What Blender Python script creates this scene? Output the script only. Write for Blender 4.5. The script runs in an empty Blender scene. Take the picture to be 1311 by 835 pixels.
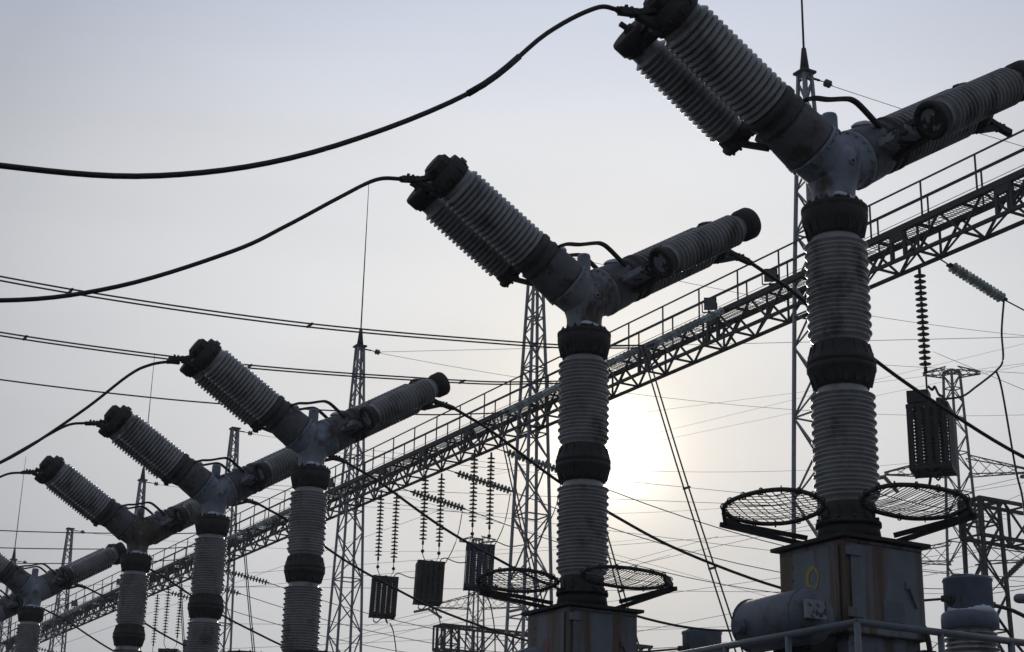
import bpy, math, random
from mathutils import Vector, Matrix
random.seed(7)
sc = bpy.context.scene
COL = sc.collection
V = Vector
PI = math.pi

# ------------------------------------------------------------------ camera
cam_data = bpy.data.cameras.new('camera')
cam = bpy.data.objects.new('camera', cam_data); COL.objects.link(cam)
pit, rol, az = .33, .0228, -.5154
ux, vx = V((math.sin(az), math.cos(az), 0)), V((math.cos(az), -math.sin(az), 0))
def to_yard(p): return V((p.dot(vx), p.dot(ux), p.z))
R0 = V((1, 0, 0)); U0 = V((0, -math.sin(pit), math.cos(pit))); F0 = V((0, math.cos(pit), math.sin(pit)))
R1 = to_yard(math.cos(rol)*R0 + math.sin(rol)*U0); U1 = to_yard(-math.sin(rol)*R0 + math.cos(rol)*U0); F1 = to_yard(F0)
cam.matrix_world = Matrix(((R1.x, U1.x, -F1.x, -8.394), (R1.y, U1.y, -F1.y, -9.534), (R1.z, U1.z, -F1.z, 1.7), (0, 0, 0, 1)))
cam_data.sensor_width = 36.0
cam_data.lens = 36.0*2118.6/1311
cam_data.clip_start = .1; cam_data.clip_end = 4000
sc.camera = cam

# ------------------------------------------------------------------ sky and sun
SUN = V((0.5267, 0.8115, 0.2529)).normalized()
SUN_EL = math.asin(SUN.z); SUN_AZ = math.atan2(SUN.x, SUN.y)
world = bpy.data.worlds.new('World'); sc.world = world; world.use_nodes = True
nt = world.node_tree; N = nt.nodes; L = nt.links
bg = N['Background']; bg.inputs['Strength'].default_value = .1
sky = N.new('ShaderNodeTexSky'); sky.sky_type = 'NISHITA'; sky.sun_disc = False
sky.sun_elevation = SUN_EL; sky.sun_rotation = SUN_AZ; sky.dust_density = 4.0; sky.air_density = 1.0
hs = N.new('ShaderNodeHueSaturation'); hs.inputs['Saturation'].default_value = .35; hs.inputs['Value'].default_value = .009
L.new(sky.outputs[0], hs.inputs['Color'])
tc = N.new('ShaderNodeTexCoord')
dt = N.new('ShaderNodeVectorMath'); dt.operation = 'DOT_PRODUCT'; dt.inputs[1].default_value = SUN
L.new(tc.outputs['Generated'], dt.inputs[0])
ac = N.new('ShaderNodeMath'); ac.operation = 'ARCCOSINE'; L.new(dt.outputs['Value'], ac.inputs[0])
dv = N.new('ShaderNodeMath'); dv.operation = 'DIVIDE'; dv.inputs[1].default_value = PI; L.new(ac.outputs[0], dv.inputs[0])
def ramp(stops):
    r = N.new('ShaderNodeValToRGB')
    e = r.color_ramp.elements
    e[1].position = 1.0; e[1].color = (*stops[-1][1], 1); e[0].position = stops[0][0]; e[0].color = (*stops[0][1], 1)
    for p, c in stops[1:-1]: q = e.new(p); q.color = (*c, 1)
    return r
glow = ramp([(0/180, (3.6, 3.3, 2.75)), (0.9/180, (2.5, 2.3, 1.95)), (1.6/180, (1.5, 1.39, 1.22)), (2.4/180, (1.10, 1.03, 0.92)), (3.5/180, (0.945, 0.89, 0.82)), (4.8/180, (0.855, 0.82, 0.775)), (6.5/180, (0.8, 0.78, 0.76)), (9/180, (0.765, 0.76, 0.76)), (12/180, (0.735, 0.735, 0.748)), (16/180, (0.665, 0.67, 0.688)), (20/180, (0.58, 0.588, 0.61)), (24/180, (0.46, 0.473, 0.502)), (32/180, (0.4, 0.42, 0.455)), (50/180, (0.33, 0.355, 0.395)), (90/180, (0.23, 0.25, 0.285)), (180/180, (0.2, 0.22, 0.26))])
L.new(dv.outputs[0], glow.inputs[0])
sp = N.new('ShaderNodeSeparateXYZ'); L.new(tc.outputs['Generated'], sp.inputs[0])
low = ramp([(0, (0.62, 0.62, 0.625)), (0.1, (0.70, 0.70, 0.70)), (0.18, (0.80, 0.80, 0.80)), (0.25, (0.9, 0.895, 0.89)), (0.32, (0.985, 0.985, 0.98)), (0.42, (0.995, 1, 1.015)), (0.48, (0.94, 0.985, 1.09)), (0.6, (0.86, 0.93, 1.08)), (1, (0.75, 0.8, 0.92))])
L.new(sp.outputs['Z'], low.inputs[0])
# thin uneven cloud
cn = N.new('ShaderNodeTexNoise'); cn.inputs['Scale'].default_value = 2.2; cn.inputs['Detail'].default_value = 3
mpn = N.new('ShaderNodeMapping'); mpn.inputs['Scale'].default_value = (1, 1, 5); L.new(tc.outputs['Generated'], mpn.inputs[0]); L.new(mpn.outputs[0], cn.inputs['Vector'])
mr = N.new('ShaderNodeMapRange'); mr.inputs['To Min'].default_value = .95; mr.inputs['To Max'].default_value = 1.05; mr.inputs['From Min'].default_value = .3; mr.inputs['From Max'].default_value = .7
L.new(cn.outputs['Fac'], mr.inputs['Value'])
def vm(op, a, b):
    n = N.new('ShaderNodeVectorMath'); n.operation = op
    L.new(a, n.inputs[0])
    if isinstance(b, (tuple, list)): n.inputs[1].default_value = b
    else: L.new(b, n.inputs[1])
    return n.outputs[0]
c1 = vm('MULTIPLY', glow.outputs[0], low.outputs[0])
c2 = vm('MULTIPLY', c1, mr.outputs[0])
c3 = vm('MULTIPLY', c2, (10.2, 10.28, 10.35))
c4 = vm('ADD', c3, hs.outputs[0])
L.new(c4, bg.inputs['Color'])

sd = bpy.data.lights.new('sun', 'SUN'); sd.energy = 1.0; sd.angle = math.radians(10); sd.color = (1, .93, .82)
sun = bpy.data.objects.new('sun', sd); COL.objects.link(sun)
sun.rotation_euler = (-SUN).to_track_quat('-Z', 'Y').to_euler(); sun.location = SUN*300

sc.view_settings.view_transform = 'Standard'; sc.view_settings.look = 'None'
sc.view_settings.exposure = 0; sc.view_settings.gamma = 1

# ------------------------------------------------------------------ materials
def mat(name, col, rough=.6, metal=0, var=.25, scale=6, stain=None, stain_scale=(9, 9, 1.2), stain_th=(.55, .7), bump=.0, trans=0, spec=.5, coat=0):
    m = bpy.data.materials.new(name); m.use_nodes = True
    n = m.node_tree.nodes; l = m.node_tree.links
    b = n['Principled BSDF']
    t = n.new('ShaderNodeTexCoord')
    nz = n.new('ShaderNodeTexNoise'); nz.inputs['Scale'].default_value = scale; nz.inputs['Detail'].default_value = 5; nz.inputs['Roughness'].default_value = .65
    oi = n.new('ShaderNodeObjectInfo'); mu = n.new('ShaderNodeMath'); mu.operation = 'MULTIPLY'; mu.inputs[1].default_value = 37.0; l.new(oi.outputs['Random'], mu.inputs[0])
    va = n.new('ShaderNodeVectorMath'); va.operation = 'ADD'; l.new(t.outputs['Object'], va.inputs[0]); l.new(mu.outputs[0], va.inputs[1])
    l.new(va.outputs[0], nz.inputs['Vector'])
    r = n.new('ShaderNodeValToRGB')
    a = [max(0, c*(1-var)) for c in col]; z = [min(1, c*(1+var)) for c in col]
    r.color_ramp.elements[0].color = (*a, 1); r.color_ramp.elements[1].color = (*z, 1)
    r.color_ramp.elements[0].position = .3; r.color_ramp.elements[1].position = .7
    l.new(nz.outputs['Fac'], r.inputs[0])
    out = r.outputs[0]
    if stain:
        mp = n.new('ShaderNodeMapping'); mp.inputs['Scale'].default_value = stain_scale
        l.new(va.outputs[0], mp.inputs[0])
        s = n.new('ShaderNodeTexNoise'); s.inputs['Scale'].default_value = 1.0; s.inputs['Detail'].default_value = 6; s.inputs['Roughness'].default_value = .62
        l.new(mp.outputs[0], s.inputs['Vector'])
        sr = n.new('ShaderNodeMapRange'); sr.inputs['From Min'].default_value = stain_th[0]; sr.inputs['From Max'].default_value = stain_th[1]
        sr.interpolation_type = 'SMOOTHSTEP'
        l.new(s.outputs['Fac'], sr.inputs['Value'])
        mx = n.new('ShaderNodeMix'); mx.data_type = 'RGBA'
        l.new(sr.outputs[0], mx.inputs['Factor']); l.new(out, mx.inputs['A']); mx.inputs['B'].default_value = (*stain, 1)
        out = mx.outputs['Result']
    l.new(out, b.inputs['Base Color'])
    rr = n.new('ShaderNodeMapRange'); rr.inputs['To Min'].default_value = max(.05, rough-.12); rr.inputs['To Max'].default_value = min(1, rough+.12)
    l.new(nz.outputs['Fac'], rr.inputs['Value']); l.new(rr.outputs[0], b.inputs['Roughness'])
    b.inputs['Metallic'].default_value = metal
    b.inputs['Specular IOR Level'].default_value = spec
    if trans: b.inputs['Transmission Weight'].default_value = trans
    if bump:
        bp = n.new('ShaderNodeBump'); bp.inputs['Strength'].default_value = bump; bp.inputs['Distance'].default_value = .01
        n2 = n.new('ShaderNodeTexNoise'); n2.inputs['Scale'].default_value = scale*8; n2.inputs['Detail'].default_value = 4
        l.new(t.outputs['Object'], n2.inputs['Vector']); l.new(n2.outputs['Fac'], bp.inputs['Height']); l.new(bp.outputs[0], b.inputs['Normal'])
    return m
M = {
 'porcelain': mat('grey_porcelain', (.295, .293, .29), .27, var=.2, scale=3, stain=(.12, .112, .105), stain_scale=(4, 4, 2.2), stain_th=(.48, .70)),
 'iron': mat('dark_cast_iron', (.035, .032, .03), .75, var=.4, scale=9, stain=(.055, .032, .02), stain_th=(.58, .7), stain_scale=(6, 6, 4), bump=.3),
 'ring': mat('dark_grey_clamp_ring', (.055, .053, .052), .7, var=.35, scale=7, stain=(.05, .034, .024), stain_th=(.55, .68), stain_scale=(6, 6, 6), bump=.3),
 'head_paint': mat('weathered_blue_grey_paint', (.23, .26, .31), .55, var=.22, scale=5, stain=(.075, .055, .045), stain_scale=(5, 5, 2.6), stain_th=(.49, .66), bump=.15),
 'head_rust': mat('rusted_grey_paint', (.15, .15, .155), .65, var=.3, scale=5, stain=(.085, .06, .042), stain_scale=(4, 4, 2.4), stain_th=(.42, .62), bump=.15),
 'head_worn': mat('worn_pale_grey_paint', (.23, .235, .25), .6, var=.25, scale=4, stain=(.07, .052, .042), stain_scale=(6, 6, 2.5), stain_th=(.5, .66), bump=.15),
 'housing': mat('dull_grey_cast_housing', (.10, .10, .105), .65, var=.3, scale=5, stain=(.045, .036, .03), stain_scale=(6, 6, 6), stain_th=(.5, .66), bump=.2),
 'plate': mat('flaking_pale_paint', (.24, .26, .29), .6, var=.18, scale=7, stain=(.04, .03, .026), stain_scale=(8, 8, 8), stain_th=(.52, .58)),
 'cabinet': mat('blue_grey_cabinet_paint', (.15, .165, .192), .5, var=.25, scale=3, stain=(.10, .06, .033), stain_scale=(5, 5, .28), stain_th=(.44, .60), bump=.05),
 'drum': mat('grey_tank_paint', (.115, .13, .158), .55, var=.28, scale=4, stain=(.06, .045, .035), stain_scale=(5, 3, 3), stain_th=(.5, .66)),
 'rail': mat('grey_pipe_paint', (.14, .152, .172), .5, var=.2, scale=8),
 'galv': mat('galvanised_steel', (.22, .23, .25), .5, .3, var=.25, scale=10),
 'truss': mat('dark_painted_steel', (.032, .032, .034), .65, var=.3, scale=6),
 'black': mat('black_cable', (.012, .012, .013), .55, var=.2, scale=10),
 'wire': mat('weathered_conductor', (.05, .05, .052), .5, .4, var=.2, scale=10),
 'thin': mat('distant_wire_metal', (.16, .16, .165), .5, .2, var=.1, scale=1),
 'trap': mat('black_coil_coating', (.009, .009, .010), .6, var=.3, scale=6),
 'trap_blue': mat('dark_blue_coil_coating', (.025, .033, .055), .55, var=.3, scale=6),
 'glass': mat('green_glass_discs', (.50, .60, .56), .15, var=.1, scale=8, trans=.75),
 'discs': mat('brown_disc_glaze', (.05, .047, .043), .35, var=.25, scale=8),
 'discs_green': mat('dull_green_disc_glass', (.10, .13, .115), .3, var=.25, scale=8, trans=.25),
 'snow': mat('crusted_snow', (.62, .65, .72), .85, var=.08, scale=14, bump=.5),
 'pylon': mat('grey_green_pylon_steel', (.11, .12, .115), .6, var=.2, scale=2),
 'ct': mat('slate_blue_tank_paint', (.12, .155, .21), .5, var=.2, scale=4, stain=(.10, .07, .05), stain_scale=(5, 5, 1), stain_th=(.6, .72)),
 'lens': mat('floodlight_glass', (.16, .18, .21), .2, var=.1, scale=8),
 'mesh': mat('wire_mesh', (.06, .06, .062), .5, .4, var=.2, scale=8),
 'yellow': mat('yellow_marking_paint', (.40, .30, .05), .55, var=.15, scale=14, stain=(.18, .2, .2), stain_scale=(14, 14, 14), stain_th=(.6, .7)),
 'lime': mat('yellow_green_marking_paint', (.26, .31, .10), .55, var=.15, scale=14, stain=(.18, .2, .2), stain_scale=(14, 14, 14), stain_th=(.55, .68)),
 'red': mat('faded_red_paint', (.24, .09, .09), .6, var=.2, scale=14, stain=(.18, .19, .2), stain_scale=(12, 12, 12), stain_th=(.58, .72)),
 'concrete': mat('weathered_concrete', (.26, .255, .245), .85, var=.2, scale=4, bump=.3),
}
def glass_mat():
    m = bpy.data.materials.new('pale_insulator_glass'); m.use_nodes = True
    n = m.node_tree.nodes; l = m.node_tree.links; b = n['Principled BSDF']; o = n['Material Output']
    b.inputs['Base Color'].default_value = (.38, .42, .41, 1); b.inputs['Roughness'].default_value = .12
    t = n.new('ShaderNodeBsdfTranslucent'); t.inputs['Color'].default_value = (.78, .82, .80, 1)
    nz = n.new('ShaderNodeTexNoise'); nz.inputs['Scale'].default_value = 9; tcx = n.new('ShaderNodeTexCoord'); l.new(tcx.outputs['Object'], nz.inputs['Vector'])
    mr_ = n.new('ShaderNodeMapRange'); mr_.inputs['To Min'].default_value = .1; mr_.inputs['To Max'].default_value = .85; mr_.inputs['From Min'].default_value = .35; mr_.inputs['From Max'].default_value = .65; oi = n.new('ShaderNodeObjectInfo'); av = n.new('ShaderNodeMix'); av.data_type = 'FLOAT'; av.inputs['Factor'].default_value = .6; l.new(nz.outputs['Fac'], av.inputs['A']); l.new(oi.outputs['Random'], av.inputs['B']); l.new(av.outputs['Result'], mr_.inputs['Value'])
    x = n.new('ShaderNodeMixShader'); l.new(mr_.outputs[0], x.inputs[0]); l.new(b.outputs[0], x.inputs[1]); l.new(t.outputs[0], x.inputs[2]); l.new(x.outputs[0], o.inputs['Surface'])
    return m
M['glass'] = glass_mat()
def ground_mat():
    m = bpy.data.materials.new('gravel_with_old_snow'); m.use_nodes = True
    n = m.node_tree.nodes; l = m.node_tree.links; b = n['Principled BSDF']
    t = n.new('ShaderNodeTexCoord')
    a = n.new('ShaderNodeTexNoise'); a.inputs['Scale'].default_value = .25; a.inputs['Detail'].default_value = 8; l.new(t.outputs['Object'], a.inputs['Vector'])
    c = n.new('ShaderNodeTexNoise'); c.inputs['Scale'].default_value = 18; c.inputs['Detail'].default_value = 4; l.new(t.outputs['Object'], c.inputs['Vector'])
    r = n.new('ShaderNodeValToRGB'); r.color_ramp.elements[0].position = .52; r.color_ramp.elements[1].position = .62
    r.color_ramp.elements[0].color = (.085, .08, .075, 1); r.color_ramp.elements[1].color = (.40, .42, .45, 1)
    l.new(a.outputs['Fac'], r.inputs[0])
    mx = n.new('ShaderNodeMix'); mx.data_type = 'RGBA'; mx.blend_type = 'MULTIPLY'; mx.inputs['Factor'].default_value = .5
    l.new(r.outputs[0], mx.inputs['A']); l.new(c.outputs['Color'], mx.inputs['B']); l.new(mx.outputs['Result'], b.inputs['Base Color'])
    b.inputs['Roughness'].default_value = .9
    return m

# ------------------------------------------------------------------ mesh helpers
def frame(d):
    d = V(d).normalized()
    a = V((0, 0, 1)) if abs(d.z) < .95 else V((1, 0, 0))
    x = a.cross(d).normalized(); y = d.cross(x)
    return x, y, d
class MB:
    def __init__(s): s.v = []; s.f = []; s.sm = []
    def ring(s, c, x, y, r, n, ph=0):
        i = len(s.v)
        for k in range(n):
            a = 2*PI*k/n+ph
            s.v.append(c+x*(r*math.cos(a))+y*(r*math.sin(a)))
        return i
    def lathe(s, p0, d, prof, n=32, caps=True, smooth=True):
        x, y, d = frame(d); p0 = V(p0)
        rs = [s.ring(p0+d*t, x, y, max(r, 1e-4), n) for t, r in prof]
        for a, b in zip(rs, rs[1:]):
            for k in range(n):
                s.f.append((a+k, a+(k+1) % n, b+(k+1) % n, b+k)); s.sm.append(smooth)
        if caps:
            s.f.append(tuple(rs[0]+k for k in reversed(range(n)))); s.sm.append(False)
            s.f.append(tuple(rs[-1]+k for k in range(n))); s.sm.append(False)
        return s
    def tube(s, pts, r, n=6, closed=False, smooth=True):
        pts = [V(p) for p in pts]; m = len(pts); rs = []
        for i, p in enumerate(pts):
            if closed: d = pts[(i+1) % m]-pts[i-1]
            else: d = pts[min(i+1, m-1)]-pts[max(i-1, 0)]
            x, y, d = frame(d)
            rr = r[i] if isinstance(r, (list, tuple)) else r
            rs.append(s.ring(p, x, y, rr, n, PI/n))
        pr = list(zip(rs, rs[1:])) + ([(rs[-1], rs[0])] if closed else [])
        for a, b in pr:
            for k in range(n):
                s.f.append((a+k, a+(k+1) % n, b+(k+1) % n, b+k)); s.sm.append(smooth)
        if not closed:
            s.f.append(tuple(rs[0]+k for k in reversed(range(n)))); s.sm.append(False)
            s.f.append(tuple(rs[-1]+k for k in range(n))); s.sm.append(False)
        return s
    def bar(s, a, b, w, h=None):
        h = h or w; a, b = V(a), V(b); x, y, d = frame(b-a); i = len(s.v)
        for p in (a, b):
            for sx, sy in ((-1, -1), (1, -1), (1, 1), (-1, 1)): s.v.append(p+x*(sx*w/2)+y*(sy*h/2))
        for q in ((3, 2, 1, 0), (4, 5, 6, 7), (0, 1, 5, 4), (1, 2, 6, 5), (2, 3, 7, 6), (3, 0, 4, 7)):
            s.f.append(tuple(i+k for k in q)); s.sm.append(False)
        return s
    def box(s, lo, hi):
        i = len(s.v)
        for z in (lo[2], hi[2]):
            for x, y in ((lo[0], lo[1]), (hi[0], lo[1]), (hi[0], hi[1]), (lo[0], hi[1])): s.v.append(V((x, y, z)))
        for q in ((3, 2, 1, 0), (4, 5, 6, 7), (0, 1, 5, 4), (1, 2, 6, 5), (2, 3, 7, 6), (3, 0, 4, 7)):
            s.f.append(tuple(i+k for k in q)); s.sm.append(False)
        return s
    def frustum(s, z0, h0, z1, h1):
        i = len(s.v)
        for z, h in ((z0, h0), (z1, h1)):
            for x, y in ((-h, -h), (h, -h), (h, h), (-h, h)): s.v.append(V((x, y, z)))
        for q in ((3, 2, 1, 0), (4, 5, 6, 7), (0, 1, 5, 4), (1, 2, 6, 5), (2, 3, 7, 6), (3, 0, 4, 7)):
            s.f.append(tuple(i+k for k in q)); s.sm.append(False)
        return s
    def torus(s, c, d, R, r, n=28, m=8):
        x, y, d = frame(d); c = V(c)
        return s.tube([c+x*(R*math.cos(2*PI*k/n))+y*(R*math.sin(2*PI*k/n)) for k in range(n)], r, m, closed=True)
    def build(s, name, m, parent=None, bevel=0):
        me = bpy.data.meshes.new(name); me.from_pydata([tuple(p) for p in s.v], [], s.f)
        me.polygons.foreach_set('use_smooth', s.sm); me.materials.append(M[m] if isinstance(m, str) else m); me.update()
        o = bpy.data.objects.new(name, me); COL.objects.link(o)
        if parent: o.parent = parent
        if bevel:
            b = o.modifiers.new('bevel', 'BEVEL'); b.width = bevel; b.segments = 2; b.limit_method = 'ANGLE'; b.angle_limit = math.radians(50)
        return o
def tag(o, label=None, cat=None, group=None, kind=None):
    if label: o['label'] = label
    if cat: o['category'] = cat
    if group: o['group'] = group
    if kind: o['kind'] = kind
    return o
def empty(name, loc, label, cat, group=None):
    o = bpy.data.objects.new(name, None); COL.objects.link(o); o.location = loc; o.empty_display_size = .3
    return tag(o, label, cat, group)
def copy_tree(o, parent=None):
    c = o.copy(); COL.objects.link(c)
    if parent: c.parent = parent
    for ch in o.children: copy_tree(ch, c)
    return c
def spline(pts, sub=8):
    P = [V(p) for p in pts]; out = []
    for i in range(len(P)-1):
        p0, p1, p2, p3 = P[max(i-1, 0)], P[i], P[i+1], P[min(i+2, len(P)-1)]
        for k in range(sub):
            t = k/sub
            out.append(.5*((2*p1)+(p2-p0)*t+(2*p0-5*p1+4*p2-p3)*t*t+(3*p1-p0-3*p2+p3)*t**3))
    out.append(P[-1]); return out
def sag(a, b, s, n=14):
    a, b = V(a), V(b)
    return [a.lerp(b, k/n)-V((0, 0, 4*s*(k/n)*(1-k/n))) for k in range(n+1)]
def sheds(t0, t1, n, rc, rs, alt=None):
    p = (t1-t0)/n; out = []
    for k in range(n):
        r = alt if (alt and k % 2) else rs
        b = t0+k*p
        for u, w in ((0, 0), (.10, .03), (.16, .80), (.22, .97), (.32, 1.0), (.42, .95), (.72, .32), (.92, .04)):
            out.append((b+u*p, rc+(r-rc)*w))
    out.append((t1, rc)); return out
def cup_sheds(t0, t1, n, rc, rs):        # close-set arm sheds with long sloping tops
    p = (t1-t0)/n; out = []
    for k in range(n):
        for u, w in ((0, 0), (.06, .05), (.10, .72), (.15, .93), (.24, 1.0), (.36, .97), (.62, .74), (.84, .46), (.95, .12)):
            out.append((t0+(k+u)*p, rc+(rs-rc)*w))
    out.append((t1, rc)); return out
def lump(mb, c, rx, ry, rz, n=14, m=6, seed=0):      # an uneven dome of snow
    rnd = random.Random(seed); c = V(c); rows = []
    for j in range(m+1):
        e = PI/2*j/m; i = len(mb.v)
        for k in range(n):
            a = 2*PI*k/n; q = 1+.16*math.sin(3*a+seed)+.08*rnd.uniform(-1, 1)
            mb.v.append(c+V((rx*math.cos(a)*math.cos(e)*q, ry*math.sin(a)*math.cos(e)*q, rz*math.sin(e))))
        rows.append(i)
    for a, b in zip(rows, rows[1:]):
        for k in range(n): mb.f.append((a+k, a+(k+1) % n, b+(k+1) % n, b+k)); mb.sm.append(True)
    mb.f.append(tuple(rows[0]+k for k in reversed(range(n)))); mb.sm.append(False)
    mb.f.append(tuple(rows[-1]+k for k in range(n))); mb.sm.append(True)
    return mb

# ------------------------------------------------------------------ ground
g = MB(); g.v = [V((-1500, -1500, 0)), V((1500, -1500, 0)), V((1500, 1500, 0)), V((-1500, 1500, 0))]; g.f = [(0, 1, 2, 3)]; g.sm = [False]
tag(g.build('ground', ground_mat()), 'gravel yard with patches of old snow', 'ground', kind='structure')

# ------------------------------------------------------------------ gantry towers
TX = 19.85
def tower_w(z):
    pts = [(0, 1.55), (12, 1.02), (18, .70), (24.2, .26)]
    for (a, wa), (b, wb) in zip(pts, pts[1:]):
        if z <= b: return wa+(wb-wa)*(z-a)/(b-a)
    return pts[-1][1]
def lattice(mb, z0, z1, step, wf, leg, br, cx=0, cy=0, horiz=3):
    zs = [z0]; 
    while zs[-1] < z1-1e-6:
        zs.append(min(z1, zs[-1]+step*max(.5, wf(zs[-1]))))
    cor = ((-1, -1), (1, -1), (1, 1), (-1, 1))
    def P(z, c): w = wf(z)/2; return V((cx+cor[c % 4][0]*w, cy+cor[c % 4][1]*w, z))
    for c in range(4):
        for a, b in zip(zs, zs[1:]): mb.bar(P(a, c), P(b, c), leg)
    for i, (a, b) in enumerate(zip(zs, zs[1:])):
        for c in range(4):
            if (i+c) % 2: mb.bar(P(a, c), P(b, c+1), br)
            else: mb.bar(P(a, c+1), P(b, c), br)
            if horiz and i % horiz == 0: mb.bar(P(b, c), P(b, c+1), br)
    for c in range(4): mb.bar(P(z1, c), P(z1, c+1), leg)
tower_labels = [
 'pale lattice mast with spire and lightning rod standing behind the nearest breaker column',
 'pale lattice mast without rod, just left of the column that hides the sun',
 'lattice mast whose tall lightning rod stands free in open sky between second and third breakers',
 'flat-topped lattice mast without rod between the arms of the third and fourth breakers',
 'lattice mast with spire rising behind the head of the fifth breaker from the right',
 'small flat-topped lattice mast above the right arm of the sixth breaker',
 'farthest lattice mast showing only spire and thin rod near the left edge of the photo']
for k, lab in enumerate(tower_labels):
    y = 23.55+15.13*k
    r = empty('gantry_tower', (TX, y, 0), lab, 'tower', 'lattice towers of the walkway gantry')
    top = 24.2 if k % 2 == 0 else 23.9
    b = MB(); lattice(b, 0, top, 1.12, tower_w, .085, .042)
    b.box((-.62, -.62, 16.86), (.62, .62, 16.98)) if False else None
    b.build('lattice_mast', 'galv', r)
    f = MB(); 
    for sx in (-1, 1):
        for sy in (-1, 1): f.box((sx*.78-.25, sy*.78-.25, -.2), (sx*.78+.25, sy*.78+.25, .15))
    f.build('footing', 'concrete', r)
    c = MB(); c.box((-.24, -.24, top), (.24, .24, top+.07))
    c.bar((0, 0, top-.05), (.55, 0, top-.05), .05); c.build('top_plate', 'truss', r)
    if k % 2 == 0:
        s = MB(); s.lathe((0, 0, top+.07), (0, 0, 1), [(0, .15), (.75, .07), (.78, .05)], 10); s.build('spire', 'truss', r)
        q = MB(); q.tube([(0, 0, top+.8), (0, 0, top+4), (.01, .02, top+7.9)], [.035, .028, .014], 6); q.build('lightning_rod', 'truss', r)
    e = MB()
    e.tube([(.55, 0, top-.05), (.72, 0, top-.06)], .02, 6)
    e.lathe((.72, 0, top-.06), (1, 0, -.06), [(0, .03), (.05, .12), (.09, .12), (.11, .03), (.16, .12), (.2, .12), (.22, .03), (.3, .02)], 10)
    e.build('earth_wire_insulator', 'discs', r)

# ------------------------------------------------------------------ walkway spans
XN, XF, ZB, ZT = 19.44, 20.20, 17.14, 17.92
span_labels = [
 'walkway truss span at the right edge, running in front of the first lattice mast',
 'walkway truss span between the first and second lattice masts, crossing right of the sun column',
 'walkway truss span between second and third lattice masts, carrying three hanging coils',
 'walkway truss span seen between the third and fourth breaker columns',
 'walkway truss span seen between the fourth and fifth breaker columns',
 'dark walkway truss span seen just left of the fifth breaker column',
 'farthest walkway truss span, low at the left edge of the photo']
for k, lab in enumerate(span_labels):
    y0 = 23.55+15.13*(k-1); y1 = y0+15.13; n = 10; st = (y1-y0)/n
    r = empty('walkway_span', (0, y0, 0), lab, 'walkway', 'spans of the high walkway')
    b = MB(); Ln = y1-y0-.02
    for x in (XN, XF):
        b.bar((x, 0, ZT), (x, Ln, ZT), .13, .13); b.bar((x, 0, ZB), (x, Ln, ZB), .085)
        for i in range(n):
            a, m_, c = i*st, (i+.5)*st, min(Ln, (i+1)*st)
            b.bar((x, a, ZB), (x, m_, ZT), .055); b.bar((x, m_, ZT), (x, c, ZB), .055)
    for i in range(n+1):
        yy = min(max(i*st, .05), Ln-.05)
        b.bar((XN, yy, ZB), (XF, yy, ZB), .055); b.bar((XN, yy, ZT-.03), (XF, yy, ZT-.03), .06)
        if i < n:
            b.bar((XN, yy, ZB), (XF, min(Ln, yy+st), ZB), .04)
            if i % 2: b.bar((XN, yy, ZB), (XN, yy, ZT), .05); b.bar((XF, yy, ZB), (XF, yy, ZT), .05)
    for yy in (Ln*.26, Ln*.5, Ln*.74):   # braced diaphragms under the hanging points
        b.bar((XN, yy, ZB), (XF, yy, ZT), .05); b.bar((XF, yy, ZB), (XN, yy, ZT), .05)
        b.bar((XN, yy-.12, ZT), (XN, yy-.12, ZB), .09); b.bar((XN, yy+.35, ZT), (XN, yy+.35, ZB), .09)
        b.box((XN-.06, yy-.1, ZT-.28), (XN+.02, yy+.3, ZT-.02))
    b.build('truss', 'truss', r)
    d = MB(); nb = int(Ln/.10)
    for i in range(nb):
        yy = .04+i*Ln/nb
        if (i*37//14) % 11 == 5: continue
        d.bar((XN+.07, yy, ZT+.055), (XF-.07, yy, ZT+.055), .016, .016)
    for xx in (XN+.2, XN+.38, XN+.56): d.bar((xx, 0, ZT+.055), (xx, Ln, ZT+.055), .01, .014)
    d.build('grating_deck', 'truss', r)
    for x, thick in ((XN, .036), (XF, .036)):
        h = MB()
        for z, w in ((ZT+1.06, .038), (ZT+.56, .03), (ZT+.2, .012)): h.bar((x, 0, z), (x, Ln, z), w)
        m_ = 8
        for i in range(m_):
            yy = (i+.5)*Ln/m_ + (0 if x == XN else .55)
            if yy < Ln: h.bar((x, yy, ZT), (x, yy, ZT+1.06), thick)
        h.build('railing', 'truss', r)

# ------------------------------------------------------------------ floodlights on the walkway
fl = [(24.9, 'square floodlight on the walkway nearest the first lattice mast'), (27.75, 'square floodlight on the walkway, lower left of the pair right of the sun'),
      (55.3, 'small floodlight just right of the third breaker column'), (85.1, 'dark floodlight left of the fifth breaker column'), (94.5, 'small floodlight above the right arm of the last breakers, near the left mast')]
fproto = None
for y, lab in fl:
    if fproto is None:
        r = empty('floodlight', (XN, y, ZT+.13), lab, 'floodlight', 'floodlights on the walkway'); fproto = r
        # faces the breakers: towards -x, -y
        h = MB(); h.frustum(-.04, .19, .12, .13); ho = h.build('housing', 'truss', r, bevel=.01)
        ho.rotation_euler = (0, 0, 0); ho.location = (-.05, -.1, .26)
        ho.rotation_euler = V((-.55, -.75, -.36)).to_track_quat('-Z', 'Y').to_euler()
        gl = MB(); gl.box((-.155, -.155, -.052), (.155, .155, -.043)); gl.build('lens', 'lens', ho)
        b = MB(); b.bar((0, 0, -.07), (0, 0, .05), .05); b.tube([(-.05, -.06, .03), (.02, .02, .02)], .03, 6)
        b.bar((-.18, .12, .02), (-.2, .1, .28), .025); b.bar((.12, -.2, .02), (.1, -.22, .28), .025); b.bar((-.18, .12, .02), (.12, -.2, .02), .03); b.build('bracket', 'truss', r)
    else:
        r = copy_tree(fproto); r.location = (XN, y, ZT+.13); r['label'] = lab

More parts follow.
